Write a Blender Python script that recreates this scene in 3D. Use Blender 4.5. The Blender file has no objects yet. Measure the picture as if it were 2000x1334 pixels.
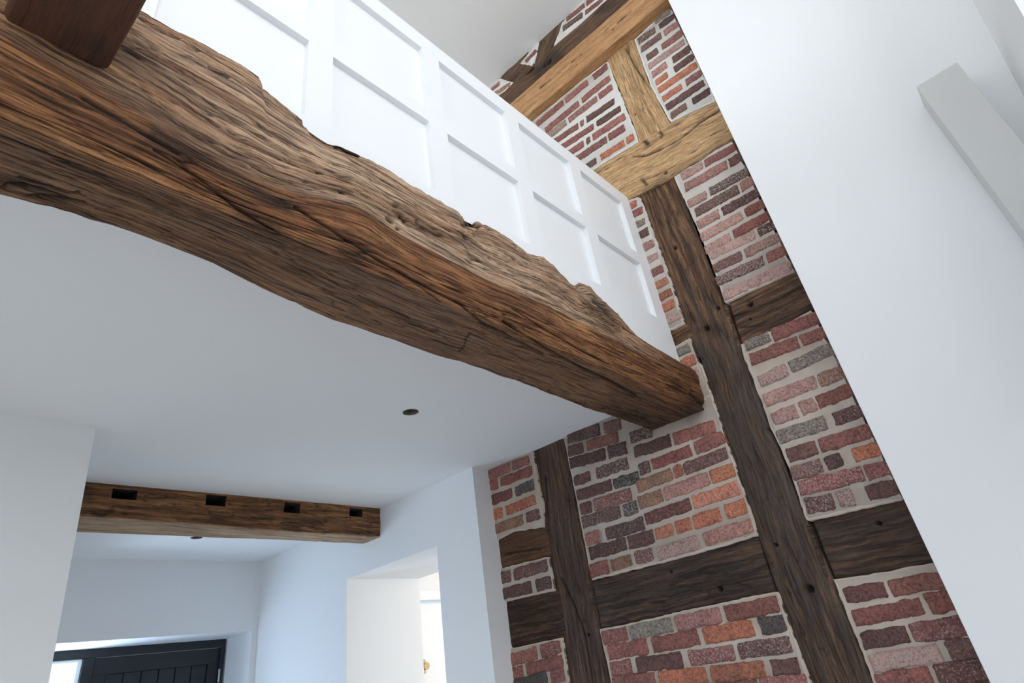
import bpy, bmesh, math
import numpy as np
from mathutils import Matrix, Vector

C = bpy.context.scene.collection
SC = bpy.context.scene

# ---------------------------------------------------------------- camera
F, CX, CY = 1164.635, 1021.437, 620.804          # px, for a 2000x1334 frame
EYE = np.array([0.0, 0.0, 1.40])
_w = np.array([0.90560204, -0.55135283, 0.67776052])
_t = np.linalg.norm(_w); _k = _w / _t
_K = np.array([[0, -_k[2], _k[1]], [_k[2], 0, -_k[0]], [-_k[1], _k[0], 0]])
RC = np.eye(3) + math.sin(_t) * _K + (1 - math.cos(_t)) * _K @ _K   # world -> camera
cam = bpy.data.cameras.new('camera'); camo = bpy.data.objects.new('camera', cam); C.objects.link(camo)
cam.sensor_fit = 'HORIZONTAL'; cam.sensor_width = 36; cam.lens = F / 2000 * 36
cam.shift_x = (1000 - CX) / 2000; cam.shift_y = (CY - 667) / 2000
cam.clip_start = 0.02
M = Matrix([[RC[0][i], -RC[1][i], -RC[2][i], EYE[i]] for i in range(3)] + [[0, 0, 0, 1]])
camo.matrix_world = M
SC.camera = camo

# ---------------------------------------------------------------- light and exposure
SC.view_settings.view_transform = 'Standard'; SC.view_settings.look = 'None'
SC.view_settings.gamma = 1; SC.view_settings.use_curve_mapping = False
SC.view_settings.exposure = 0.13
SC.cycles.max_bounces = 10; SC.cycles.diffuse_bounces = 7
wd = bpy.data.worlds.new('sky'); SC.world = wd; wd.use_nodes = True
bg = wd.node_tree.nodes['Background']; bg.inputs[0].default_value = (0.72, 0.85, 1.0, 1); bg.inputs[1].default_value = 1.5

def area(name, loc, target, sx, sy, power, col):
    l = bpy.data.lights.new(name, 'AREA'); l.shape = 'RECTANGLE'; l.size = sx; l.size_y = sy
    l.energy = power; l.color = col
    o = bpy.data.objects.new(name, l); C.objects.link(o); o.location = loc
    d = Vector(target) - Vector(loc)
    o.rotation_euler = d.to_track_quat('-Z', 'Y').to_euler()
    return o
# daylight entering by the tall glazed gable behind the photographer
area('daylight_gable', (-0.1, -2.95, 3.9), (0.5, 0, 3.6), 3.4, 3.2, 88, (1.0, 0.985, 0.96))
# added light at an unseen high opening on the left, brightens the right wall
area('added_fill_high', (-5.25, -.4, 4.1), (2.6, -.4, 3.6), 2.6, 2.6, 36, (1.0, 0.99, 0.97))
# added low fill at an unseen left opening, lifts the hall
area('added_fill_side', (-5.25, -1.0, 1.6), (0, -.6, 1.5), 3.0, 1.4, 14, (0.86, 0.93, 1.0))
# daylight at the glazing beside the front door
area('daylight_sidelight', (1.0, 6.25, 1.3), (1.9, 5.3, 1.6), 0.9, 1.8, 88, (0.56, 0.75, 1.0))
# daylight in the room beyond the side opening
area('daylight_room', (4.6, 2.3, 1.7), (4.2, 4.2, 1.7), 1.2, 1.5, 23, (1.0, 0.97, 0.92))
# added bluish fill for the hall, from its unseen left end
area('added_fill_hall', (-5.25, 4.2, 1.4), (2, 4.2, 1.5), 1.8, 1.7, 16, (0.74, 0.87, 1.0))
# added fill to brighten the gallery ceiling, source unseen
area('added_fill_gallery', (-5.25, 3.7, 4.3), (1, 3.4, 4.6), 2.6, 2.0, 95, (1.0, 0.99, 0.94))

# ---------------------------------------------------------------- helpers
def ray(px, py):
    return RC.T @ np.array([(px - CX) / F, (py - CY) / F, 1.0])
def on(ax, val, px, py):
    r = ray(px, py); return EYE + r * ((val - EYE[ax]) / r[ax])
def proj(P):
    q = (P - EYE) @ RC.T
    return np.stack([F * q[..., 0] / q[..., 2] + CX, F * q[..., 1] / q[..., 2] + CY], -1)

def _h(i, j, k, s):
    n = (i * 374761393 + j * 668265263 + k * 2147483647 + s * 1274126177) & 0xffffffff
    n = ((n ^ (n >> 13)) * 1274126177) & 0xffffffff
    n = ((n ^ (n >> 16)) * 2246822519) & 0xffffffff
    n = n ^ (n >> 15)
    return (n & 0xffffff) / float(0xffffff)
def noise(x, y, z=0.0, s=0):
    x, y, z = np.broadcast_arrays(np.asarray(x, float), np.asarray(y, float), np.asarray(z, float))
    xi, yi, zi = np.floor(x).astype(np.int64), np.floor(y).astype(np.int64), np.floor(z).astype(np.int64)
    fx, fy, fz = x - xi, y - yi, z - zi
    fx, fy, fz = [f * f * (3 - 2 * f) for f in (fx, fy, fz)]
    r = 0
    for a in (0, 1):
        for b in (0, 1):
            for c in (0, 1):
                wgt = (fx if a else 1 - fx) * (fy if b else 1 - fy) * (fz if c else 1 - fz)
                r = r + wgt * _h(xi + a, yi + b, zi + c, s)
    return r * 2 - 1
def fbm(x, y, z=0.0, s=0, o=4, g=0.5):
    r = 0; a = 1; t = 0
    for i in range(o):
        r = r + a * noise(x * 2 ** i, y * 2 ** i, np.asarray(z) * 2 ** i, s + i * 17); t += a; a *= g
    return r / t

def mesh_obj(name, V, Fc, mat=None, parent=None, smooth=False):
    me = bpy.data.meshes.new(name); me.from_pydata([tuple(v) for v in V], [], [tuple(f) for f in Fc]); me.update()
    o = bpy.data.objects.new(name, me); C.objects.link(o)
    if mat: me.materials.append(mat)
    if parent: o.parent = parent
    if smooth: me.polygons.foreach_set('use_smooth', [True] * len(me.polygons))
    return o
def grid_obj(name, P, UV, attrs, mat, parent=None, closev=False, caps=False):
    """P (n,m,3) grid -> one mesh with uv and float attributes"""
    n, m = P.shape[:2]
    idx = np.arange(n * m).reshape(n, m)
    if closev: idx = np.concatenate([idx, idx[:, :1]], 1)
    q = np.stack([idx[:-1, :-1], idx[1:, :-1], idx[1:, 1:], idx[:-1, 1:]], -1).reshape(-1, 4)
    faces = q.tolist()
    if caps:
        faces.append(list(idx[0, :m])); faces.append(list(idx[-1, :m][::-1]))
    me = bpy.data.meshes.new(name); me.from_pydata(P.reshape(-1, 3).tolist(), [], faces); me.update()
    uvl = me.uv_layers.new(name='grain')
    li = np.empty(len(me.loops), np.int32); me.loops.foreach_get('vertex_index', li)
    uvl.data.foreach_set('uv', UV.reshape(-1, 2)[li].astype(np.float32).ravel())
    for k, a in attrs.items():
        at = me.attributes.new(k, 'FLOAT', 'POINT'); at.data.foreach_set('value', np.asarray(a, np.float32).ravel())
    me.polygons.foreach_set('use_smooth', [True] * len(me.polygons))
    me.materials.append(mat)
    o = bpy.data.objects.new(name, me); C.objects.link(o)
    if parent: o.parent = parent
    return o
def box_vf(x0, x1, y0, y1, z0, z1):
    V = [(x, y, z) for x in (x0, x1) for y in (y0, y1) for z in (z0, z1)]
    Fc = [(0, 1, 3, 2), (4, 6, 7, 5), (0, 4, 5, 1), (2, 3, 7, 6), (0, 2, 6, 4), (1, 5, 7, 3)]
    return V, Fc
def boxes(name, bl, mat, parent=None, bevel=0.0):
    V, Fc = [], []
    for b in bl:
        v, f = box_vf(*b); n = len(V); V += v; Fc += [tuple(i + n for i in q) for q in f]
    o = mesh_obj(name, V, Fc, mat, parent)
    if bevel:
        md = o.modifiers.new('bevel', 'BEVEL'); md.width = bevel; md.segments = 2; md.limit_method = 'ANGLE'
    return o
def tag(o, label, cat, group=None):
    o['label'] = label; o['category'] = cat
    if group: o['group'] = group
    return o
def struct(o): o['kind'] = 'structure'; return o
def empty(name, loc, label, cat, group=None):
    o = bpy.data.objects.new(name, None); C.objects.link(o); o.location = loc; o.empty_display_size = .1
    bpy.context.view_layer.update()
    return tag(o, label, cat, group)
def keep(o, root):
    """parent a world-space mesh under a root that is not at the origin"""
    o.parent = root; o.matrix_parent_inverse = Matrix.Translation(-root.location); return o
def cyl(name, c, r, axis, L, mat, parent=None, seg=32, r2=None, inner=None):
    bm = bmesh.new()
    bmesh.ops.create_cone(bm, cap_ends=True, segments=seg, radius1=r, radius2=r if r2 is None else r2, depth=L)
    me = bpy.data.meshes.new(name); 
    d = Vector(axis).normalized(); rot = d.to_track_quat('Z', 'Y').to_matrix().to_4x4()
    bm.transform(Matrix.Translation(Vector(c)) @ rot); bm.to_mesh(me); bm.free()
    o = bpy.data.objects.new(name, me); C.objects.link(o); me.materials.append(mat)
    if parent: keep(o, parent)
    return o
def cut(o, cutter):
    md = o.modifiers.new('b', 'BOOLEAN'); md.operation = 'DIFFERENCE'; md.object = cutter; md.solver = 'EXACT'; md.material_mode = 'TRANSFER'
    dg = bpy.context.evaluated_depsgraph_get(); dg.update()
    me = bpy.data.meshes.new_from_object(o.evaluated_get(dg)); o.modifiers.clear()
    o.data = me; bpy.data.objects.remove(cutter)

# ---------------------------------------------------------------- materials
def lin(r, g, b):
    f = lambda c: ((c / 255 + .055) / 1.055) ** 2.4 if c > 10 else c / 255 / 12.92
    return (f(r), f(g), f(b), 1)
def newmat(name):
    m = bpy.data.materials.new(name); m.use_nodes = True; nt = m.node_tree
    return m, nt, nt.nodes, nt.links, nt.nodes['Principled BSDF']
def plain(name, col, rough=.6, metal=0, bump=0.0, bscale=40):
    m, nt, N, L, P = newmat(name)
    P.inputs['Base Color'].default_value = col; P.inputs['Roughness'].default_value = rough; P.inputs['Metallic'].default_value = metal
    tc = N.new('ShaderNodeTexCoord')
    nz = N.new('ShaderNodeTexNoise'); nz.inputs['Scale'].default_value = bscale; nz.inputs['Detail'].default_value = 5
    L.new(tc.outputs['Object'], nz.inputs['Vector'])
    if bump:
        b = N.new('ShaderNodeBump'); b.inputs['Strength'].default_value = bump; b.inputs['Distance'].default_value = .002
        L.new(nz.outputs[0], b.inputs['Height']); L.new(b.outputs[0], P.inputs['Normal'])
    rr = N.new('ShaderNodeMapRange'); rr.inputs[3].default_value = max(0, rough - .05); rr.inputs[4].default_value = min(1, rough + .05)
    L.new(nz.outputs[0], rr.inputs[0]); L.new(rr.outputs[0], P.inputs['Roughness'])
    return m
PLASTER = plain('white emulsion plaster', (.84, .845, .85, 1), .75, 0, .12, 14)
CEIL = plain('matt white ceiling paint', (.84, .84, .84, 1), .85, 0, .05, 10)
SATIN = plain('white satin woodwork paint', (.86, .87, .88, 1), .38, 0, .03, 20)
CASING = plain('pale grey eggshell paint', (.64, .64, .625, 1), .6, 0, .03, 20)
BLACK = plain('black door paint', (.008, .010, .013, 1), .38, 0, .05, 30)
STEEL = plain('brushed steel', (.6, .6, .6, 1), .3, 1)
BRASS = plain('aged brass', (.30, .23, .12, 1), .3, 1)
HOLLOW_SHADE = plain('painted shade of hollows', (.03, .028, .025, 1), .9)  # near-black colour paints in the shade inside holes and mortices
TIN = plain('cut plasterboard edge', (.25, .22, .18, 1), .8)
FLOOR = plain('pale limestone floor', (.70, .70, .69, 1), .5, 0, .1, 8)

def wood(name, dark, mid, light, grey, streak=1.0, bumpd=.004, contrast=1.0, seed=0.0, ani=45, fleck=.5, c0=.35, c1=.46):
    m, nt, N, L, P = newmat(name)
    uv = N.new('ShaderNodeUVMap'); uv.uv_map = 'grain'
    def mapping(sx, sy, off=0, src=None):
        mp = N.new('ShaderNodeMapping'); mp.inputs['Scale'].default_value = (sx, sy, 1); mp.inputs['Location'].default_value = (off + seed, off * 1.7 + seed, seed)
        L.new(src or uv.outputs[0], mp.inputs['Vector']); return mp.outputs[0]
    def nz(vec, detail=6, rough=.6, dist=0.0):
        n = N.new('ShaderNodeTexNoise'); n.inputs['Scale'].default_value = 1; n.inputs['Detail'].default_value = detail
        n.inputs['Roughness'].default_value = rough; n.inputs['Distortion'].default_value = dist; L.new(vec, n.inputs['Vector']); return n
    def ramp(src, stops):
        r = N.new('ShaderNodeValToRGB'); e = r.color_ramp.elements
        while len(e) < len(stops): e.new(.5)
        for i, (p, c) in enumerate(stops): e[i].position = p; e[i].color = c
        L.new(src, r.inputs[0]); return r.outputs[0]
    def mix(a, b, f, mode='MIX'):
        x = N.new('ShaderNodeMix'); x.data_type = 'RGBA'; x.blend_type = mode
        for s, v in ((6, a), (7, b)):
            if isinstance(v, tuple): x.inputs[s].default_value = v
            else: L.new(v, x.inputs[s])
        if isinstance(f, float): x.inputs[0].default_value = f
        else: L.new(f, x.inputs[0])
        return x.outputs[2]
    def math_(op, a, b=None):
        x = N.new('ShaderNodeMath'); x.operation = op; x.use_clamp = op != 'MULTIPLY_ADD'
        for s, v in ((0, a), (1, b)):
            if v is None: continue
            if isinstance(v, float): x.inputs[s].default_value = v
            else: L.new(v, x.inputs[s])
        return x.outputs[0]
    # warped grain coordinates
    wob = nz(mapping(2.2, 6), 3)
    sub = N.new('ShaderNodeVectorMath'); sub.operation = 'SUBTRACT'; L.new(wob.outputs[1], sub.inputs[0]); sub.inputs[1].default_value = (.5, .5, .5)
    scl = N.new('ShaderNodeVectorMath'); scl.operation = 'MULTIPLY'; L.new(sub.outputs[0], scl.inputs[0]); scl.inputs[1].default_value = (.0, .06, 0)
    add = N.new('ShaderNodeVectorMath'); add.operation = 'ADD'; L.new(uv.outputs[0], add.inputs[0]); L.new(scl.outputs[0], add.inputs[1])
    W = add.outputs[0]
    g1 = nz(mapping(2.0, ani, 3, W), 8, .62, .3)
    g2 = nz(mapping(14, 420, 7, W), 4, .6)
    g3 = nz(mapping(1.3, 6, 11), 5, .6)
    g4 = nz(mapping(5, 120, 5, W), 6, .7)
    g5 = nz(mapping(38, 190, 9, W), 4, .65)
    a = .5 - .17 / contrast; b = .5 + .17 / contrast
    col = ramp(g1.outputs[0], [(max(0, a - .06), dark), ((a + .5) / 2 + .03, mid), (b, light)])
    col = mix(col, mid, ramp(g3.outputs[0], [(.35, (0, 0, 0, 1)), (.7, (.6, .6, .6, 1))]))
    fib = ramp(g2.outputs[0], [(.32, (.42, .38, .36, 1)), (.5, (.95, .94, .92, 1)), (.68, (1.35, 1.32, 1.28, 1))])
    col = mix(col, fib, .75 * streak if .75 * streak <= 1 else 1.0, 'MULTIPLY')
    crk = ramp(g4.outputs[0], [(c0, (.12, .09, .08, 1)), (c1, (1, 1, 1, 1))])
    col = mix(col, crk, .8 * streak if .8 * streak <= 1 else 1.0, 'MULTIPLY')
    fle = ramp(g5.outputs[0], [(.30, (.35, .32, .30, 1)), (.46, (1, 1, 1, 1)), (.62, (1, 1, 1, 1)), (.74, (1.7, 1.6, 1.45, 1))])
    col = mix(col, fle, fleck, 'MULTIPLY')
    g6 = nz(mapping(6, 32, 13, W), 6, .7)
    col = mix(col, ramp(g6.outputs[0], [(.36, (.42, .36, .34, 1)), (.5, (1, 1, 1, 1)), (.66, (1.25, 1.2, 1.15, 1))]), fleck, 'MULTIPLY')
    pa = N.new('ShaderNodeAttribute'); pa.attribute_name = 'pale'
    pcol = mix(mix(mix((.54, .35, .215, 1), (.72, .53, .37, 1), g3.outputs[0]), fib, .9, 'MULTIPLY'), crk, .85, 'MULTIPLY')
    col = mix(col, pcol, math_('MULTIPLY', pa.outputs['Fac'], ramp(g1.outputs[0], [(.36, (.35, .35, .35, 1)), (.5, (1, 1, 1, 1))])))
    ga = N.new('ShaderNodeAttribute'); ga.attribute_name = 'grey'
    gcol = mix(mix(grey, fib, .8, 'MULTIPLY'), crk, .7, 'MULTIPLY')
    gv = nz(mapping(3, 22, 15, W), 5)
    gm = math_('MULTIPLY', ga.outputs['Fac'], ramp(gv.outputs[0], [(.30, (.15, .15, .15, 1)), (.60, (1, 1, 1, 1))]))
    col = mix(col, gcol, gm)
    wa = N.new('ShaderNodeAttribute'); wa.attribute_name = 'warm'
    wm = math_('MULTIPLY', wa.outputs['Fac'], 0.75)
    wcol = mix(mix((.33, .15, .062, 1), fib, .8, 'MULTIPLY'), crk, .8, 'MULTIPLY')
    col = mix(col, wcol, wm)
    sa = N.new('ShaderNodeAttribute'); sa.attribute_name = 'stain_and_shade'
    sm = math_('MULTIPLY', sa.outputs['Fac'], ramp(g4.outputs[0], [(.35, (1, 1, 1, 1)), (.7, (.45, .45, .45, 1))]))
    col = mix(col, (.018, .012, .009, 1), sm)
    ca = N.new('ShaderNodeAttribute'); ca.attribute_name = 'crack_and_shade'
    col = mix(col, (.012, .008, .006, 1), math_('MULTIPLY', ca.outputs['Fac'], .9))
    L.new(col, P.inputs['Base Color'])
    hs = math_('ADD', math_('MULTIPLY', g2.outputs[0], .45), math_('MULTIPLY', ramp(g4.outputs[0], [(.32, (0, 0, 0, 1)), (.5, (.6, .6, .6, 1)), (1, (1, 1, 1, 1))]), .55))
    bp = N.new('ShaderNodeBump'); bp.inputs['Strength'].default_value = .9; bp.inputs['Distance'].default_value = bumpd
    L.new(hs, bp.inputs['Height']); L.new(bp.outputs[0], P.inputs['Normal'])
    P.inputs['Roughness'].default_value = .62; P.inputs['Specular IOR Level'].default_value = .35
    return m

def brick_mats():
    m, nt, N, L, P = newmat('reclaimed handmade brick')
    tc = N.new('ShaderNodeTexCoord')
    at = N.new('ShaderNodeAttribute'); at.attribute_name = 'tint'; at.attribute_type = 'GEOMETRY'
    ls = N.new('ShaderNodeAttribute'); ls.attribute_name = 'lime'
    def nz(s, d, r=.6, off=0):
        mp = N.new('ShaderNodeMapping'); mp.inputs['Location'].default_value = (off, off, off); L.new(tc.outputs['Object'], mp.inputs[0])
        n = N.new('ShaderNodeTexNoise'); n.inputs['Scale'].default_value = s; n.inputs['Detail'].default_value = d; n.inputs['Roughness'].default_value = r
        L.new(mp.outputs[0], n.inputs['Vector']); return n.outputs[0]
    def ramp(src, stops):
        r = N.new('ShaderNodeValToRGB'); e = r.color_ramp.elements
        while len(e) < len(stops): e.new(.5)
        for i, (p, c) in enumerate(stops): e[i].position = p; e[i].color = c
        L.new(src, r.inputs[0]); return r.outputs[0]
    def mix(a, b, f, mode='MIX'):
        x = N.new('ShaderNodeMix'); x.data_type = 'RGBA'; x.blend_type = mode
        for s, v in ((6, a), (7, b)):
            if isinstance(v, tuple): x.inputs[s].default_value = v
            else: L.new(v, x.inputs[s])
        if isinstance(f, float): x.inputs[0].default_value = f
        else: L.new(f, x.inputs[0])
        return x.outputs[2]
    big = nz(14, 5); fine = nz(95, 6, .7, 3); spk = nz(120, 5, .65, 9)
    c = mix(at.outputs['Color'], ramp(big, [(.3, (.62, .62, .65, 1)), (.68, (1.1, 1.1, 1.08, 1))]), .8, 'MULTIPLY')
    c = mix(c, ramp(fine, [(.36, (.38, .34, .34, 1)), (.5, (.95, .93, .92, 1)), (.64, (1.35, 1.28, 1.22, 1))]), .85, 'MULTIPLY')
    # limewash left in the pits
    ml = N.new('ShaderNodeMath'); ml.operation = 'MULTIPLY_ADD'; L.new(ls.outputs['Fac'], ml.inputs[0]); ml.inputs[1].default_value = .28
    L.new(spk, ml.inputs[2])
    msk = ramp(ml.outputs[0], [(.65, (0, 0, 0, 1)), (.78, (.75, .75, .75, 1))])
    c = mix(c, (.55, .49, .44, 1), msk)
    L.new(c, P.inputs['Base Color']); P.inputs['Roughness'].default_value = .8
    b = N.new('ShaderNodeBump'); b.inputs['Strength'].default_value = 1.0; b.inputs['Distance'].default_value = .010
    ad = N.new('ShaderNodeMath'); ad.operation = 'ADD'; L.new(fine, ad.inputs[0]); L.new(nz(35, 4, .6, 5), ad.inputs[1])
    L.new(ad.outputs[0], b.inputs['Height']); L.new(b.outputs[0], P.inputs['Normal'])
    m2, nt, N, L, P = newmat('lime mortar')
    tc = N.new('ShaderNodeTexCoord')
    sx = N.new('ShaderNodeSeparateXYZ'); L.new(tc.outputs['Object'], sx.inputs[0])
    n = N.new('ShaderNodeTexNoise'); n.inputs['Scale'].default_value = 120; n.inputs['Detail'].default_value = 5; L.new(tc.outputs['Object'], n.inputs['Vector'])
    n2 = N.new('ShaderNodeTexNoise'); n2.inputs['Scale'].default_value = 5; n2.inputs['Detail'].default_value = 4; L.new(tc.outputs['Object'], n2.inputs['Vector'])
    r = N.new('ShaderNodeValToRGB'); r.color_ramp.elements[0].position = .3; r.color_ramp.elements[0].color = (.46, .38, .315, 1)
    r.color_ramp.elements[1].position = .7; r.color_ramp.elements[1].color = (.60, .515, .44, 1); L.new(n2.outputs[0], r.inputs[0])
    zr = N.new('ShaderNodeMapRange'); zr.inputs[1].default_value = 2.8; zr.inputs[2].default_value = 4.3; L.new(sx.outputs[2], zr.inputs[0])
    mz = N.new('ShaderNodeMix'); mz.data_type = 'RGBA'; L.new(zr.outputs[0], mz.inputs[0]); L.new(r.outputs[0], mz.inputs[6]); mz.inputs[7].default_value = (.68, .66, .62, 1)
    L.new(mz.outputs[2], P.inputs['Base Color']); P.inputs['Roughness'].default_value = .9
    b = N.new('ShaderNodeBump'); b.inputs['Strength'].default_value = .6; b.inputs['Distance'].default_value = .003
    L.new(n.outputs[0], b.inputs['Height']); L.new(b.outputs[0], P.inputs['Normal'])
    return m, m2
BRICK, MORTAR = brick_mats()
W_BEAM = wood('weathered oak beam', lin(58, 33, 19), lin(132, 84, 51), lin(196, 142, 92), lin(136, 108, 86), 1.0, .008, 1.35, 1.0, 30, .8, .40, .51)
W_JOIST = wood('dark planed joist', lin(44, 26, 18), lin(80, 48, 34), lin(104, 68, 48), lin(80, 66, 56), .35, .002, .8, 4.0, 14)
W_FAR = wood('hall beam oak', lin(74, 46, 28), lin(128, 88, 56), lin(176, 130, 86), lin(196, 170, 140), .9, .005, 1.4, 6.0, 40, .8)
W_GOLD = wood('golden cleaned oak', lin(146, 108, 72), lin(204, 164, 118), lin(230, 194, 148), lin(150, 130, 100), 1.0, .006, 1.1, 8.0, 40, .4)
W_ORANGE = wood('sawn orange oak', lin(136, 94, 60), lin(184, 138, 94), lin(210, 166, 120), lin(150, 120, 90), .6, .003, .9, 9.0, 26, .5)
W_RUST = wood('dark rough oak rail', lin(40, 26, 18), lin(92, 64, 44), lin(148, 112, 80), lin(120, 104, 88), 1.0, .007, 1.4, 10.0, 40, .9)
W_POST = wood('brown oak stud', lin(42, 27, 19), lin(104, 74, 52), lin(158, 120, 86), lin(96, 88, 82), .9, .007, 1.5, 12.0, 36, 1.0)
W_DARK = wood('near black oak', lin(24, 17, 13), lin(66, 47, 36), lin(122, 90, 66), lin(84, 78, 74), .9, .008, 1.6, 14.0, 36, 1.0)

# ---------------------------------------------------------------- room shell
XB, XP = 2.80, 2.65           # brick face, plaster face
ZC, ZT = 2.565, 5.84
floor = struct(boxes('floor', [(-4.9, 5.6, -3.2, 6.6, -.2, 0)], FLOOR))
wl = boxes('wall_left', [(-5.2, -4.9, -3.2, 6.6, 0, ZT)], PLASTER)
ADDED_WINS = [(-1.7, .9, 2.8, 5.4), (-2.5, .5, .9, 2.3), (3.3, 5.1, .6, 2.3), (2.4, 5.0, 3.3, 5.3)]  # unseen openings added in the left wall for the fill lights
for (a, b, c, d) in ADDED_WINS:
    V, Fc = box_vf(-5.3, -4.8, a, b, c, d); cut(wl, mesh_obj('k', V, Fc, PLASTER))
struct(wl)
struct(boxes('wall_back', [(-4.9, -2.0, -2.9, -2.6, 0, ZT), (1.4, XP, -2.9, -2.6, 0, ZT), (-2.0, 1.4, -2.9, -2.6, 0, 2.2), (-2.0, 1.4, -2.9, -2.6, 5.5, ZT)], PLASTER))
struct(boxes('window_1', [(-2.0, -1.94, -2.8, -2.72, 2.2, 5.5), (1.34, 1.4, -2.8, -2.72, 2.2, 5.5), (-.33, -.27, -2.8, -2.72, 2.26, 5.44),
                          (-2.0, 1.4, -2.8, -2.72, 2.2, 2.26), (-2.0, 1.4, -2.8, -2.72, 5.44, 5.5), (-2.0, 1.4, -2.8, -2.72, 3.4, 3.46)], BLACK))
for k, (a, b, c, d) in enumerate(ADDED_WINS):
    struct(boxes('window_%d' % (k + 2), [(-5.1, -5.04, a, a + .06, c, d), (-5.1, -5.04, b - .06, b, c, d), (-5.1, -5.04, a + .06, b - .06, c, c + .06), (-5.1, -5.04, a + .06, b - .06, d - .06, d)], SATIN))  # frames round the added, unseen openings
# plastered wall right of the brickwork, standing proud of it
struct(boxes('wall_right_near', [(XP, 3.1, -2.9, .417, 0, ZT)], PLASTER, None, .003))
# leaning pier behind the photographer, at the top right corner of the view
def yl(z): return -.596 - .15 * (z - 3.026)
V = [(x, yl(z) + d, z) for z in (2.0, ZT) for (x, d) in ((2.0, 0), (XP, 0), (XP, -.35), (2.0, -.35))]
struct(mesh_obj('wall_back_pier', V, [(0, 1, 2, 3), (7, 6, 5, 4), (0, 4, 5, 1), (1, 5, 6, 2), (2, 6, 7, 3), (3, 7, 4, 0)], CEIL))
# boxed upright on the right wall
bx = boxes('boxed_upright', [(2.505, XP - .001, -.478, -.326, 0, 3.233)], CASING, None, .002)
tag(bx, 'pale grey square boxed upright standing against the white wall at the right edge', 'pillar')
# ceiling of the void and the gallery
struct(boxes('ceiling_gallery', [(-5.2, 3.1, -3.2, 6.6, ZT, ZT + .2)], CEIL))
# hall ceiling with two open downlight holes
ceil = boxes('ceiling', [(-4.9, XB + .25, 1.20, 5.9, ZC, ZC + .16)], CEIL)
for (cx_, cy_, r_) in ((1.757, 2.111, .040), (1.806, 4.559, .040)):
    cut(ceil, cyl('k', (cx_, cy_, ZC), r_, (0, 0, 1), .12, CEIL, None, 40))
struct(ceil)
struct(boxes('floor_gallery', [(-4.9, XB, 1.25, 5.9, ZC + .18, ZC + .26)], FLOOR))
for (cx_, cy_, lab) in ((1.757, 2.111, 'empty round downlight hole in the hall ceiling nearest the big beam'),
                        (1.806, 4.559, 'small round downlight hole in the hall ceiling beyond the short beam')):
    # the metal sleeve lining the hole
    n = 40; V = []; Fc = []
    for (r_, z_) in ((.0395, ZC - .0005), (.0395, ZC + .05), (.036, ZC + .05), (.036, ZC + .001), (.0355, ZC - .0005)):
        V += [(cx_ + r_ * math.cos(2 * math.pi * i / n), cy_ + r_ * math.sin(2 * math.pi * i / n), z_) for i in range(n)]
    for k in range(4):
        Fc += [(k * n + i, k * n + (i + 1) % n, (k + 1) * n + (i + 1) % n, (k + 1) * n + i) for i in range(n)]
    Fc += [(4 * n + i, 4 * n + (i + 1) % n, (i + 1) % n, i) for i in range(n)]
    s = mesh_obj('downlight_hole', V, Fc, TIN, None, True)
    tag(s, lab, 'light fitting', 'downlight holes in the hall ceiling')
    c = cyl('recess_top', (cx_, cy_, ZC + .052), .0395, (0, 0, 1), .004, HOLLOW_SHADE); c.parent = s
# nib wall at the left of the hall (its free edge leans slightly)
V = []
for z in (0, ZC):
    e = .666 + (ZC - z) * .035
    V += [(-4.9, 2.858, z), (e, 2.858, z), (e, 3.02, z), (-4.9, 3.02, z)]
struct(mesh_obj('wall_left_nib', V, [(0, 3, 2, 1), (4, 5, 6, 7), (0, 1, 5, 4), (1, 2, 6, 5), (2, 3, 7, 6), (3, 0, 4, 7)], PLASTER))
# far right wall of the hall with the deep opening
TX = 3.312
struct(boxes('wall_right_far', [(XP, TX, 2.62, 3.005, 0, ZC + .2), (XP, TX, 3.995, 5.255, 0, ZC + .2), (XP, TX, 3.005, 3.995, 2.175, ZC + .2)], PLASTER))
# end wall with the front door reveal
struct(boxes('wall_front', [(-4.9, .95, 5.255, 5.78, 0, ZC + .2), (2.600, 3.6, 5.255, 5.95, 0, ZC + .2), (.95, 2.600, 5.256, 5.95, 2.035, ZC + .2)], PLASTER))
V = [(x, y, z) for z in (0, 2.5) for (x, y) in ((.94, 5.2555), (1.280, 5.2555), (.96, 5.76), (.94, 5.76))]
struct(mesh_obj('wall_front_splay', V, [(0, 3, 2, 1), (4, 5, 6, 7), (0, 1, 5, 4), (1, 2, 6, 5), (2, 3, 7, 6), (3, 0, 4, 7)], PLASTER))
# upper shell of the gallery
struct(boxes('wall_front_gallery', [(-5.2, 5.6, 5.9, 6.2, ZC + .2, ZT)], PLASTER))
struct(boxes('wall_right_gallery', [(XB, 3.1, 2.66, 5.9, ZC + .2, ZT)], PLASTER))
# room beyond the opening
struct(boxes('wall_room', [(TX, 3.40, 4.42, 4.6, 0, 2.6), (4.18, 5.3, 4.42, 4.6, 0, 2.6), (3.40, 4.18, 4.42, 4.6, 2.08, 2.6), (5.3, 5.5, 1.8, 4.6, 0, 2.6), (TX, 5.5, 1.6, 1.8, 0, 2.6), (TX, 5.5, 1.8, 4.6, 2.6, 2.8)], PLASTER))

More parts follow.
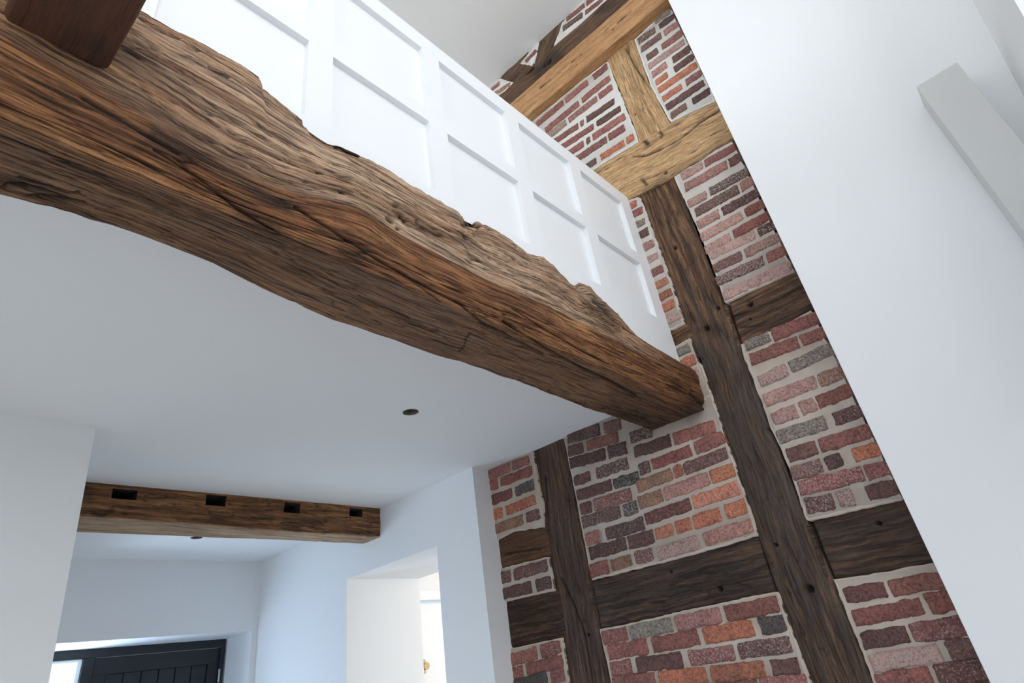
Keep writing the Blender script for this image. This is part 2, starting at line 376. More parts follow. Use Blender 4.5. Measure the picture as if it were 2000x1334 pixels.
# ---------------------------------------------------------------- doors
dr = empty('cupboard_door', (3.79, 4.44, 0), 'white panelled cupboard door seen through the hall opening, with a small brass knob', 'door')
lf = keep(boxes('door_leaf', [(3.425, 4.155, 4.45, 4.49, .01, 2.06)], SATIN, None, .003), dr)
keep(boxes('door_casing', [(3.34, 3.42, 4.40, 4.425, 0, 2.16), (4.16, 4.24, 4.40, 4.425, 0, 2.16), (3.42, 4.16, 4.40, 4.425, 2.08, 2.16)], SATIN, None, .004), dr)
kp = on(1, 4.40, 832, 1301)
kn = cyl('knob', (kp[0], 4.412, kp[2]), .024, (0, -1, 0), .05, BRASS, None, 24, .028); kn.parent = lf; kn.matrix_parent_inverse = Matrix()
boxes('knob_plate', [(kp[0] - .03, kp[0] + .03, 4.437, 4.4495, kp[2] - .05, kp[2] + .05)], BRASS, lf, .003)

YD = 5.68
fd = empty('front_door', (2.0, YD + .03, 0), 'black front door of vertical boards set in a deep white reveal', 'door')
def dx(px, py): return on(1, YD, px, py)
xs0 = dx(160, 1300)[0]; xs1 = dx(183, 1300)[0]
keep(boxes('door_frame', [(.98, 2.588, YD - .01, YD + .08, 1.975, 2.0345), (xs0, xs1, YD - .01, YD + .08, 0, 1.975), (2.555, 2.588, YD - .01, YD + .08, 0, 1.975), (.97, 1.02, YD, YD + .08, 0, 1.975)], BLACK, None, .003), fd)
xa, xb = xs1 + .006, 2.552
bl = [(xa, xb, YD + .012, YD + .05, 1.86, 1.972), (xa, xa + .085, YD + .012, YD + .05, .02, 1.86), (xb - .085, xb, YD + .012, YD + .05, .02, 1.86)]
keep(boxes('door_stiles', bl, BLACK, None, .002), fd)
xx = np.linspace(xa + .085, xb - .085, 7)
keep(boxes('boards', [(xx[i] + .004, xx[i + 1] - .004, YD + .022, YD + .045, .02, 1.86) for i in range(6)] + [(xa + .08, xb - .08, YD + .034, YD + .044, .02, 1.86)], BLACK, None, .003), fd)
hp = dx(432, 1316)
hg = boxes('hinge', [(2.548, 2.562, YD - .016, YD - .002, hp[2] - .06, hp[2] + .035)], STEEL, None, .002); keep(hg, fd)
sl = empty('sidelight', ((1.02 + xs0) / 2, YD + .03, 0), 'narrow glazed sidelight left of the black front door, bright with daylight', 'window')
g, nt, N, L, P = newmat('clear glass'); N.remove(P)
tr = N.new('ShaderNodeBsdfTransparent'); gl = N.new('ShaderNodeBsdfGlossy'); gl.inputs['Roughness'].default_value = .02
mx = N.new('ShaderNodeMixShader'); mx.inputs[0].default_value = .06; L.new(tr.outputs[0], mx.inputs[1]); L.new(gl.outputs[0], mx.inputs[2])
L.new(mx.outputs[0], N['Material Output'].inputs['Surface'])
keep(boxes('glass_pane', [(1.02, xs0, YD + .03, YD + .036, .1, 1.975)], g), sl)
keep(boxes('glazing_bead', [(xs0 - .03, xs0 - .001, YD + .008, YD + .029, .1, 1.974), (1.021, xs0 - .03, YD + .008, YD + .029, 1.955, 1.974)], SATIN, None, .002), sl)

# ---------------------------------------------------------------- panelled balustrade
YPF = 1.145
bal = empty('panelled_balustrade', (1.1, YPF + .06, ZC + .05), 'white painted panelled gallery balustrade above the big oak beam', 'balustrade')
ZB0, ZB1, ZM0, ZM1, ZR, ZTOP = 2.60, 2.925, 3.291, 3.368, 3.757, 3.856
D = .024
keep(boxes('backing_board', [(-4.9, XB, YPF + D, YPF + .10, ZB0, ZTOP - .002)], SATIN), bal)
stx = [(2.681, XB - .001), (2.160, 2.262), (1.646, 1.745), (1.126, 1.222), (.612, .703), (.095, .19), (-.42, -.325), (-.935, -.84), (-1.45, -1.355), (-1.965, -1.87), (-2.48, -2.385), (-2.995, -2.90), (-3.51, -3.415), (-4.898, -3.93)]
for i, (a, b) in enumerate(stx):
    keep(boxes('stile', [(a, b, YPF, YPF + D + .002, ZB1, ZR)], SATIN), bal)
keep(boxes('top_rail', [(-4.898, XB - .001, YPF, YPF + D + .002, ZR, ZTOP - .003)], SATIN), bal)
keep(boxes('bottom_rail', [(-4.898, XB - .001, YPF, YPF + D + .002, ZB0, ZB1)], SATIN), bal)
for i in range(len(stx) - 1):
    keep(boxes('middle_rail', [(stx[i + 1][1], stx[i][0], YPF, YPF + D + .002, ZM0, ZM1)], SATIN), bal)
keep(boxes('cap', [(-4.898, XB - .001, YPF - .001, YPF + .105, ZTOP - .003, ZTOP)], SATIN, None, .001), bal)

# ---------------------------------------------------------------- the big beam
def pl_dist(Q, pts):
    """distance of pixel-plane points Q to a polyline, and the local falloff"""
    d = np.full(Q.shape[:-1], 1e9)
    for (a, b) in zip(pts[:-1], pts[1:]):
        a = np.array(a, float); b = np.array(b, float); ab = b - a
        t = np.clip(((Q - a) @ ab) / (ab @ ab), 0, 1)
        d = np.minimum(d, np.linalg.norm(Q - (a + t[..., None] * ab), axis=-1))
    return d
def grid_normals(P):
    du = np.gradient(P, axis=0); dv = np.gradient(P, axis=1)
    n = np.cross(du, dv); n /= np.linalg.norm(n, axis=-1, keepdims=True) + 1e-12
    return n
def curve(px, ax, val, co, xs):
    p = np.array([on(ax, val, *q) for q in px]); o = np.argsort(p[:, 0])
    return np.interp(xs, p[o, 0], p[o, co])
def smooth1(a, k, axis):
    ker = np.ones(k) / k
    pad = [(0, 0)] * a.ndim; pad[axis] = (k // 2, k // 2)
    return np.apply_along_axis(lambda v: np.convolve(v, ker, 'valid'), axis, np.pad(a, pad, mode='edge'))

xs = np.arange(-.55, 2.845, .0042)
LOW = [(0, 380), (70, 399), (133, 415), (175, 430.5), (217, 441), (250, 452), (312, 476), (375, 500), (415, 516), (487, 552), (550, 581), (600, 604), (650, 625), (700, 640), (720, 647), (775, 666), (800, 676), (850, 694), (900, 708), (940, 720), (975, 735), (1037, 756), (1112, 785), (1150, 800), (1190, 812), (1230, 826), (1275, 842)]
TOPS = [(269, 21), (318, 49), (378, 77), (423, 101.5), (469, 126), (506, 152), (509, 171), (546, 199.5), (591, 236), (596, 255), (630, 280), (651, 282), (700, 303), (745, 324), (797, 359), (850, 390), (894, 413), (900, 432), (911, 438), (934, 432.5), (965, 450), (1000, 471), (1028, 494), (1060, 502), (1080, 518), (1098, 542), (1111, 561), (1131, 553), (1152, 560), (1164, 578), (1182, 593), (1206, 626), (1218, 647), (1230, 654), (1275, 680), (1335, 714), (1359, 728)]
WANE = [(0, 75), (100, 133), (200, 187), (300, 243), (400, 302), (487, 350), (550, 374), (650, 396), (705, 408), (775, 455), (850, 495), (905, 524), (960, 553), (1020, 578), (1068, 596), (1110, 620), (1170, 647), (1230, 680), (1300, 715), (1360, 742)]
yA = curve(LOW, 2, 2.397, 1, xs)
zC = curve(WANE, 1, 1.062, 2, xs)
zC = smooth1(zC, 25, 0)
zD = curve(TOPS, 1, 1.138, 2, xs)
zD += .006 * fbm(xs * 30, 0 * xs, 0, 5, 3)
ez = np.clip((xs - 2.45) / .35, 0, 1)
n0, nA, nB, nC, nE = 6, 110, 110, 110, 10
nodes = []
def seg(p, q, n, end=False):
    t = np.linspace(0, 1, n, endpoint=end)[None, :, None]
    return p[:, None, :] * (1 - t) + q[:, None, :] * t
one = np.ones_like(xs)
def pt(y, z): return np.stack([xs, y * one, z * one], 1)
p0 = pt(yA, ZC + .05); pA = pt(yA, 2.397); pB = pt(1.10, 2.397); pC = pt(1.062 + .02 * ez, zC); zDs = smooth1(smooth1(zD, 61, 0), 41, 0); pD = pt(1.136, zDs); pE = pt(1.1445, zDs - .012); pF = pt(1.1445, ZC + .05)
G = np.concatenate([seg(p0, pA, n0), seg(pA, pB, nA), seg(pB, pC, nB), seg(pC, pD, nC), seg(pD, pE, 4), seg(pE, pF, nE, True)], 1)
reg = np.concatenate([np.full(n0, 0), np.full(nA, 1), np.full(nB, 2), np.full(nC, 3), np.full(4, 4), np.full(nE, 5)])
# wane bulges outwards a little, undersurface too
tC = np.where(reg == 3, (np.arange(len(reg)) - (n0 + nA + nB)) / nC, 0)
G[:, :, 1] -= (.028 * np.sin(np.pi * np.clip(tC, 0, 1)) * (reg == 3))[None, :]
tB = np.where(reg == 2, (np.arange(len(reg)) - (n0 + nA)) / nB, 0)
G[:, :, 1] -= (.010 * np.sin(np.pi * tB))[None, :]
tD = np.where(reg == 3, (np.arange(len(reg)) - (n0 + nA + nB)) / nC, (reg == 4) * 1.0)
G[:, :, 2] += (zD - zDs)[:, None] * (np.clip(tD, 0, 1) ** 3)[None, :]
Gs = G.copy()
Gs[:, :, 1:] = smooth1(G[:, :, 1:], 5, 1)
G[:, n0 - 3:-nE - 6] = Gs[:, n0 - 3:-nE - 6]
n, m = G.shape[:2]
# arc length used as grain coordinate (mean over the length keeps the grain flowing with the edges)
sl_ = np.linalg.norm(np.diff(G, axis=1), axis=-1).mean(0); s = np.concatenate([[0], np.cumsum(sl_)])
U = np.repeat(xs[:, None], m, 1); S = np.repeat(s[None], n, 0)
nor = grid_normals(G)
if nor[:, n0 + 5, 2].mean() > 0: nor = -nor
Sw = S + .012 * fbm(U * 2.5, S * 8, 0, 3, 3)
rough = np.interp(np.arange(m), [0, n0 + nA, n0 + nA + nB * .8, n0 + nA + nB + 12, m], [.55, .8, 1.0, 1.8, 1.8])[None, :]
low = .007 * fbm(U * 3, S * 7, 0, 21, 3)
grain = .0016 * fbm(U * 7, Sw * 160, 0, 31, 3, .6) * rough
rid = np.abs(fbm(U * 2.0, Sw * 40, 0, 41, 3)); groove = -.0075 * np.exp(-(rid / .035) ** 2) * rough
rid2 = np.abs(fbm(U * 4.5, Sw * 80, 0, 47, 2)); groove2 = -.0042 * np.exp(-(rid2 / .05) ** 2) * rough
gmask = np.clip(fbm(U * 2, S * 10, 0, 61, 3) * 2.4 + .65, 0, 1)
disp = low + grain + (groove + groove2) * gmask
Q = proj(G)
vis = ((reg >= 1) & (reg <= 4))[None, :] * np.ones((n, 1))
CRACKS_AND_SHADE = [([(-8, 10), (60, 52), (120, 88), (190, 124)], 4.5, .016), ([(160, 190), (225, 228), (300, 272), (350, 300)], 3.5, .010), ([(300, 292), (387, 345), (462, 407), (550, 460), (637, 500)], 2.2, .007),  # first entry: shade under the joist end, darkened into the colour
      ([(575, 405), (650, 450), (737, 507), (812, 550), (900, 595), (940, 632), (1000, 662), (1060, 692)], 2.4, .009),
      ([(985, 628), (1062, 680), (1112, 707), (1152, 729), (1200, 752), (1240, 772)], 3.2, .012), ([(1000, 603), (1060, 640), (1130, 682), (1190, 712)], 1.8, .007),
      ([(0, 267), (78, 296), (135, 320)], 2, .006), ([(5, 366), (14, 361), (50, 366)], 4, .012), ([(51, 384), (80, 383), (165, 399)], 3.5, .010), ([(35, 345), (95, 366), (130, 380), (155, 376)], 2, .006),
      ([(700, 577), (760, 604), (800, 622)], 1.8, .006), ([(918, 652), (910, 662), (906, 676), (897, 684)], 1.6, .004), ([(1350, 769), (1376, 793)], 4, .012), ([(270, 30), (310, 60), (350, 76)], 3, .01),
      ([(410, 130), (445, 152)], 3, .012), ([(860, 590), (820, 560), (780, 530)], 1.5, .004), ([(580, 232), (594, 246)], 3, .008), ([(905, 436), (935, 442)], 4, .01), ([(1162, 585), (1178, 600), (1190, 615)], 5, .014),
      ([(786, 420), (790, 432), (794, 428)], 4, .014), ([(816, 430), (818, 436)], 3, .012), ([(772, 398), (778, 400)], 4, .01), ([(758, 425), (766, 432)], 4, .008), ([(776, 446), (779, 447)], 3, .01),
      ([(655, 285), (672, 292), (700, 303)], 3, .008)]
crack_and_shade = np.zeros((n, m))
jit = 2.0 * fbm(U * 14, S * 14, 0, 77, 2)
for pts, w, d in CRACKS_AND_SHADE:
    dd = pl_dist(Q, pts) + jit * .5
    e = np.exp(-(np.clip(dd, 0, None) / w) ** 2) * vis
    disp -= d * e; crack_and_shade = np.maximum(crack_and_shade, e * .95)
crack_and_shade = np.maximum(crack_and_shade, .92 * np.exp(-(rid / .030) ** 2) * gmask)
crack_and_shade = np.maximum(crack_and_shade, .7 * np.exp(-(rid2 / .045) ** 2) * gmask)
# burr near the wall end
bur = np.exp(-(pl_dist(Q, [(1060, 540), (1130, 590), (1200, 640)]) / 38) ** 2) * vis
disp += bur * (.012 * fbm(U * 22, S * 22, 0, 91, 4) + .003)
kn_ = np.exp(-(pl_dist(Q, [(770, 425), (800, 432)]) / 22) ** 2) * vis
disp += kn_ * .005 * fbm(U * 35, S * 35, 0, 93, 3)
edge = np.minimum(1, np.clip((reg >= 1) & (reg <= 4), 0, 1))[None, :]
G2 = G + nor * (disp * edge)[..., None]
G2[:, :, 1] = np.minimum(G2[:, :, 1], np.where(reg[None, :] >= 3, 1.1445, 9))
stain_and_shade = np.zeros((n, m))
for pts, w, a in [([(300, 262), (400, 312), (490, 366), (560, 402)], 15, .95), ([(120, 165), (225, 225), (300, 262)], 8, .5), ([(470, 412), (560, 458)], 12, .5), ([(600, 485), (690, 500)], 20, .45),
                  ([(1200, 800), (1280, 830), (1375, 800)], 26, .85), ([(1200, 770), (1290, 800)], 22, .45), ([(30, 350), (120, 385)], 14, .35), ([(790, 662), (880, 680)], 14, .4),  # first entry darkens the beam's lower side at the wall end
                  ([(40, 235), (110, 270)], 12, .3), ([(700, 555), (760, 560)], 14, .25), ([(1080, 560), (1110, 575)], 12, .35), ([(1165, 590), (1200, 640)], 18, .45), ([(240, 100), (300, 125)], 12, .35), ([(1290, 740), (1370, 790)], 18, .3)]:
    dd = pl_dist(Q, pts) * (1 + .35 * fbm(U * 6, Sw * 60, 0, 101, 3))
    stain_and_shade = np.maximum(stain_and_shade, a * np.exp(-(dd / w) ** 2) * vis)
grey = (reg == 1)[None, :] * np.ones((n, 1)) * .9
tt = np.clip(tC, 0, 1)[None, :]
pale = (reg >= 3)[None, :] * np.interp(xs, [-.2, .1, .45, .7, 1.2, 1.9, 2.25, 2.5, 2.8], [.45, .55, .7, .95, 1, .85, .45, .15, .1])[:, None] * np.clip(tt * np.interp(xs, [0, .5, .8], [1.2, 3, 14])[:, None] + np.interp(xs, [0, .5, .8], [.1, .35, .8])[:, None], 0, 1)
pale = pale * np.clip(.85 + .8 * fbm(U * 3, Sw * 22, 0, 117, 3), 0, 1)
grey = np.maximum(grey, .8 * np.clip(1.6 * fbm(U * 4, Sw * 20, 0, 119, 3) - .1, 0, 1) * (reg >= 3)[None, :])
warm = (reg == 2)[None, :] * np.interp(xs, [-.5, 0, .5, 1.2, 1.8, 2.6], [.25, .3, .4, .65, .95, .9])[:, None] * np.clip(.6 + .9 * fbm(U * 2, Sw * 18, 0, 111, 3), 0, 1)
warm = warm + (reg == 1)[None, :] * .12
beam = grid_obj('oak_beam', G2, np.stack([U, S], -1), {'crack_and_shade': crack_and_shade, 'stain_and_shade': stain_and_shade, 'grey': grey, 'warm': warm, 'pale': pale}, W_BEAM, None, True, True)
tag(beam, 'massive gnarled old oak beam running under the white balustrade into the brick wall', 'beam')

# ---------------------------------------------------------------- generic timber made from two edge lines
def resample(pts, n):
    pts = np.array(pts, float); d = np.concatenate([[0], np.cumsum(np.linalg.norm(np.diff(pts, axis=0), axis=1))])
    t = np.linspace(0, d[-1], n); return np.stack([np.interp(t, d, pts[:, k]) for k in range(pts.shape[1])], 1), d[-1]
def timber(name, label, e1, e2, mat, xf=2.812, depth=None, amp=1.0, step=.0055, pits=(), cracks=(), stains=(), grey=.3, wob=.004, seed=0, warm=0.0, cat='beam', world=False, uflip=False, greyfn=None, group=None, roundr=.010):
    depth = 2.899 - xf
    A = np.array(e1, float) if world else np.array([on(0, xf, *p)[1:] for p in e1])
    B = np.array(e2, float) if world else np.array([on(0, xf, *p)[1:] for p in e2])
    La = np.linalg.norm(np.diff(A, axis=0), axis=1).sum(); 
    nL = max(12, int(La / step)); A, _ = resample(A, nL); B, _ = resample(B, nL)
    Wd = np.linalg.norm(A - B, axis=1).mean(); nW = max(8, int(Wd / step))
    u = np.linspace(0, La, nL)
    wa = wob * fbm(u * 9, 0 * u, 0, seed + 1, 4); wb = wob * fbm(u * 9, 0 * u + 9, 0, seed + 2, 4)
    dirn = (B - A) / (np.linalg.norm(B - A, axis=1, keepdims=True))
    A = A + dirn * wa[:, None]; B = B + dirn * wb[:, None]
    v = np.linspace(0, 1, nW)
    YZ = A[:, None] * (1 - v)[None, :, None] + B[:, None] * v[None, :, None]
    Uu = np.repeat(u[:, None], nW, 1); Vv = np.repeat(v[None] * Wd, nL, 0)
    ed = np.minimum(Vv, Wd - Vv); eu = np.minimum(Uu, La - Uu)
    rnd = roundr * (np.exp(-ed / (roundr * .6)))
    sw = Vv + .010 * fbm(Uu * 3, Vv * 8, 0, seed + 3, 3)
    rid = np.abs(fbm(Uu * 2.5, sw * 30, 0, seed + 5, 3)); rid2 = np.abs(fbm(Uu * 5, sw * 70, 0, seed + 6, 2))
    gm = np.clip(fbm(Uu * 2, Vv * 8, 0, seed + 8, 3) * 2.2 + .45, 0, 1)
    dsp = amp * (.004 * fbm(Uu * 4, Vv * 9, 0, seed + 9, 3) + .0012 * fbm(Uu * 8, sw * 130, 0, seed + 10, 3) - gm * (.0045 * np.exp(-(rid / .04) ** 2) + .002 * np.exp(-(rid2 / .05) ** 2)))
    ck = np.maximum(.7 * np.exp(-(rid / .035) ** 2), .4 * np.exp(-(rid2 / .05) ** 2)) * gm * min(1, amp)
    X = xf + rnd - dsp
    P0 = np.concatenate([np.full(YZ.shape[:2] + (1,), xf), YZ], -1); Q = proj(P0)
    st = np.zeros_like(X)
    for (px, py, r) in pits:
        c = on(0, xf, px, py)[1:]; d = np.linalg.norm(YZ - c, axis=-1)
        e = 1 / (1 + np.exp((d - r) / (r * .16))); X = X + .03 * e; ck = np.maximum(ck, e)
    for pts, w, dpt in cracks:
        dd = pl_dist(Q, pts) + 1.0 * fbm(Uu * 20, Vv * 20, 0, seed + 12, 2); e = np.exp(-(np.clip(dd, 0, None) / w) ** 2)
        X = X + dpt * e; ck = np.maximum(ck, e * .95)
    for pts, w, a in stains:
        dd = pl_dist(Q, pts) * (1 + .5 * fbm(Uu * 8, Vv * 30, 0, seed + 13, 3)); st = np.maximum(st, a * np.exp(-(dd / w) ** 2))
    gr = np.full_like(X, grey)
    if greyfn is not None: gr = greyfn(Q)
    P = np.concatenate([X[..., None], YZ], -1)
    back = xf + depth
    def side(row, yz, sgn):
        r1 = row.copy(); r1[:, 0] += .006
        r2 = row.copy(); r2[:, 0] = back
        return [r1, r2]
    sa = side(P[:, 0], None, 0); sb = side(P[:, -1], None, 0)
    P = np.concatenate([sa[1][:, None], sa[0][:, None], P, sb[0][:, None], sb[1][:, None]], 1)
    def padv(a, lo=0, hi=0): return np.concatenate([a[:, :1] + lo * 2, a[:, :1] + lo, a, a[:, -1:] + hi, a[:, -1:] + hi * 2], 1)
    Uu = padv(Uu); Vv = np.concatenate([np.full((nL, 1), -depth), np.full((nL, 1), -.006), Vv, np.full((nL, 1), Wd + .006), np.full((nL, 1), Wd + depth)], 1)
    ck, st, gr = padv(ck), padv(st), padv(gr)
    n_ = P.shape[0]
    # end faces
    def endrow(k): 
        r = P[k].copy(); r[:, 0] = back; return r[None]
    P = np.concatenate([endrow(0), P, endrow(-1)], 0)
    def padu(a, d0, d1): return np.concatenate([a[:1] + d0, a, a[-1:] + d1], 0)
    Uu = padu(Uu, -depth, depth); Vv = padu(Vv, 0, 0); ck, st, gr = [padu(a, 0, 0) for a in (ck, st, gr)]
    o = grid_obj(name, P, np.stack([Uu, Vv], -1), {'crack_and_shade': ck, 'stain_and_shade': st, 'grey': gr, 'warm': np.full_like(ck, warm)}, mat)
    nn = np.zeros(3 * len(o.data.polygons)); o.data.polygons.foreach_get('normal', nn)
    if nn.reshape(-1, 3)[:, 0].mean() > 0: o.data.flip_normals()
    tag(o, label, cat, group); return o

def ext(p, q, t):  # point beyond q along p->q
    return (q[0] + (q[0] - p[0]) * t, q[1] + (q[1] - p[1]) * t)

T = timber
# main stud
T('timber_stud', 'tall dark oak stud running the full height of the brick wall beside the big beam', 
  [(1247, 380), (1297, 512), (1336, 625), (1347, 660), (1359, 696), (1367, 700), (1387, 770), (1417, 857), (1444, 936), (1466, 1000), (1480, 1047), (1517, 1156), (1588, 1350)],
  [(1313, 340), (1374, 472), (1416, 595), (1446, 674), (1454, 700), (1489, 790), (1507, 843), (1525, 877), (1543, 920), (1569, 1000), (1582, 1030), (1628, 1131), (1713, 1350)],
  W_POST, amp=1.0, seed=100, grey=.35, pits=[(1318, 484, .010), (1402, 602, .008), (1380, 641, .013), (1581, 1150, .014), (1515, 1064, .006)],
  cracks=[([(1360, 560), (1366, 585)], 1.5, .006), ([(1500, 838), (1522, 850)], 2, .008)],
  stains=[([(1385, 740), (1440, 900), (1500, 1040), (1560, 1180), (1640, 1334)], 75, .55), ([(1380, 640), (1400, 645)], 14, .7), ([(1345, 615), (1360, 625)], 10, .5), ([(1410, 850), (1450, 960)], 30, .45), ([(1535, 1190), (1590, 1320)], 30, .5)],
  greyfn=lambda Q: np.interp(Q[..., 1], [380, 620, 700, 1000, 1334], [.1, .3, .8, .9, .5]))
# golden wall plate
T('timber_rail', 'pale golden oak rail crossing the wall above the panelled balustrade corner',
  [(1100, 375), (1161, 330), (1200, 305), (1247, 277), (1280, 257), (1309, 239), (1395, 197), (1410, 188)],
  [(1170, 425), (1230, 387), (1262, 370), (1290, 358), (1316, 343), (1375, 306), (1430, 270), (1446, 262)],
  W_GOLD, xf=2.785, seed=200, grey=.15, pits=[(1299, 337, .010), (1290, 268, .007)],
  cracks=[([(1236, 306), (1262, 304), (1290, 291), (1330, 270), (1365, 240), (1405, 214)], 1.8, .010), ([(1255, 272), (1264, 280)], 4, .010), ([(1283, 252), (1292, 262)], 4, .010), ([(1255, 352), (1262, 360)], 4, .008)],
  stains=[([(1262, 370), (1300, 345), (1360, 312), (1430, 270)], 7, .5), ([(1256, 274), (1262, 280)], 5, .6)], wob=.005)  # first entry: shade of the rail's underside, painted along its lower edge
# upper stud
T('timber_stud', 'short golden oak stud between the protruding square beam and the pale rail',
  [(1180, 108), (1187, 124), (1201, 157), (1236, 245), (1250, 285)], [(1228, 62), (1238, 80), (1271, 168), (1308, 240), (1316, 256)],
  W_GOLD, xf=2.800, seed=300, grey=.25, pits=[(1240, 223, .007)], cracks=[([(1222, 95), (1240, 130), (1270, 175)], 1.5, .006)], stains=[([(1222, 95), (1262, 160)], 8, .3)])
# protruding sawn beam
def tw(y, z): return (y, z)
T('square_sawn_beam', 'square sawn orange oak beam projecting from the brickwork just below the gallery ceiling',
  [(1.95, 5.335), (.415, 5.335)], [(1.95, 5.068), (.415, 5.068)], W_ORANGE, xf=2.723, amp=.35, seed=400, grey=.05, world=True, wob=.0015, roundr=.004,
  pits=[(1126, 126, .006), (1197, 57, .007)], cracks=[([(1115, 122), (1135, 106)], 1.2, .004), ([(1205, 45), (1232, 22)], 1.5, .004), ([(1055, 172), (1075, 155)], 1.5, .003)])
# rail above it
T('timber_rail', 'rough dark knotted oak rail immediately above the square orange beam',
  [(940, 212), (976, 183), (1000, 160), (1035, 142), (1044, 132), (1080, 88), (1124, 53), (1180, 0), (1215, -32)],
  [(985, 222), (1015, 200), (1040, 180), (1080, 150), (1110, 128), (1140, 105), (1180, 68), (1235, 18), (1300, -40)],
  W_RUST, xf=2.805, seed=500, grey=.3, pits=[(1071, 121, .022), (1063, 129, .012)], stains=[([(1050, 140), (1085, 108)], 14, .95), ([(1165, 20), (1200, 5)], 14, .6)], amp=1.3, wob=.008)
T('timber_brace', 'short curved dark brace under the gallery ceiling, left of the brick triangle',
  [(966, 165), (985, 140), (1010, 108), (1030, 100)], [(1000, 170), (1014, 156), (1034, 134), (1045, 128)], W_RUST, xf=2.807, seed=520, grey=.3, wob=.004)
T('timber_brace', 'striped dark brace under the gallery ceiling, right of the brick triangle',
  [(1050, 82), (1047, 100), (1043, 125), (1040, 142)], [(1106, 28), (1096, 55), (1084, 80), (1072, 100)], W_RUST, xf=2.808, seed=540, grey=.4, wob=.003)
# rails right of the main stud
T('timber_rail', 'two-tone brown oak rail right of the main stud at mid height',
  [(1412, 594), (1416, 592), (1480, 562), (1550, 530), (1575, 518)], [(1441, 676), (1446, 673), (1510, 645), (1584, 606), (1605, 596)],
  W_POST, seed=600, amp=1.6, grey=.2, pits=[(1464, 594, .012), (1464, 623, .005)], cracks=[([(1420, 590), (1446, 672)], 1.6, .03), ([(1425, 620), (1470, 606), (1530, 577), (1560, 560)], 2.5, .008), ([(1445, 640), (1480, 636), (1520, 612)], 2, .006)],
  stains=[([(1430, 640), (1500, 620), (1590, 575)], 24, .5), ([(1545, 545), (1600, 610)], 16, .6)])
T('timber_rail', 'near black oak rail right of the main stud, lowest on that side',
  [(1574, 1024), (1587, 1019), (1674, 996), (1763, 976), (1790, 969)], [(1615, 1134), (1629, 1131), (1711, 1120), (1822, 1100), (1850, 1094)],
  W_DARK, seed=700, amp=1.5, grey=.4, pits=[(1717, 1022, .008)], cracks=[([(1583, 1018), (1627, 1132)], 3.2, .03)], stains=[([(1700, 1090), (1800, 1060)], 30, .4)])
T('timber_rail', 'broad near black oak rail spanning between the two dark studs',
  [(1146, 1138), (1155, 1135), (1280, 1103), (1368, 1078), (1480, 1046), (1492, 1042)], [(1160, 1232), (1171, 1229), (1218, 1220), (1355, 1188), (1514, 1155), (1525, 1152)],
  W_DARK, seed=800, amp=1.5, grey=.4, pits=[(1406, 1150, .011), (1310, 1117, .006)], cracks=[([(1482, 1046), (1517, 1157)], 2.2, .03), ([(1156, 1134), (1172, 1229)], 1.3, .02), ([(1410, 1143), (1440, 1138), (1470, 1148)], 1.6, .005)], stains=[([(1170, 1190), (1350, 1140)], 30, .35)])
# second stud
T('timber_stud', 'dark brown oak stud left of the broad black rail, under the hall ceiling',
  [(1030, 855), (1040, 882), (1052, 950), (1061, 985), (1063, 1030), (1071, 1086), (1083, 1155), (1099, 1246), (1113, 1350)],
  [(1092, 830), (1101, 865), (1125, 974), (1146, 1086), (1156, 1134), (1172, 1228), (1196, 1350)],
  W_DARK, seed=900, amp=1.2, grey=.25, warm=.12, pits=[(1149, 1240, .006)], cracks=[([(1097, 1130), (1120, 1180), (1142, 1240), (1155, 1320)], 2.4, .012), ([(1066, 930), (1070, 1010)], 1.4, .005)], stains=[([(1110, 1150), (1160, 1334)], 26, .5)])
T('timber_rail', 'small curved brown oak rail stub beside the plaster return under the ceiling',
  [(958, 1058), (972, 1053), (1000, 1039), (1061, 1028), (1068, 1027)], [(962, 1116), (977, 1111), (1013, 1101), (1071, 1087), (1078, 1085)], W_DARK, seed=950, amp=1.6, grey=.15, warm=.35, cracks=[([(985, 1082), (1010, 1078), (1055, 1072)], 2, .008)])
T('timber_rail', 'black oak rail stub beside the plaster return, second from the ceiling',
  [(970, 1180), (986, 1175), (1083, 1154), (1092, 1152)], [(985, 1270), (1001, 1266), (1098, 1245), (1106, 1243)], W_DARK, seed=970, amp=1.3, grey=.1, stains=[([(990, 1220), (1090, 1200)], 50, .5)])
T('timber_rail', 'tiny brown oak rail end between balustrade corner and the tall stud',
  [(1262, 672), (1316, 642), (1336, 632), (1340, 630)], [(1280, 700), (1325, 673), (1347, 660), (1352, 657)], W_POST, seed=990, grey=.1)

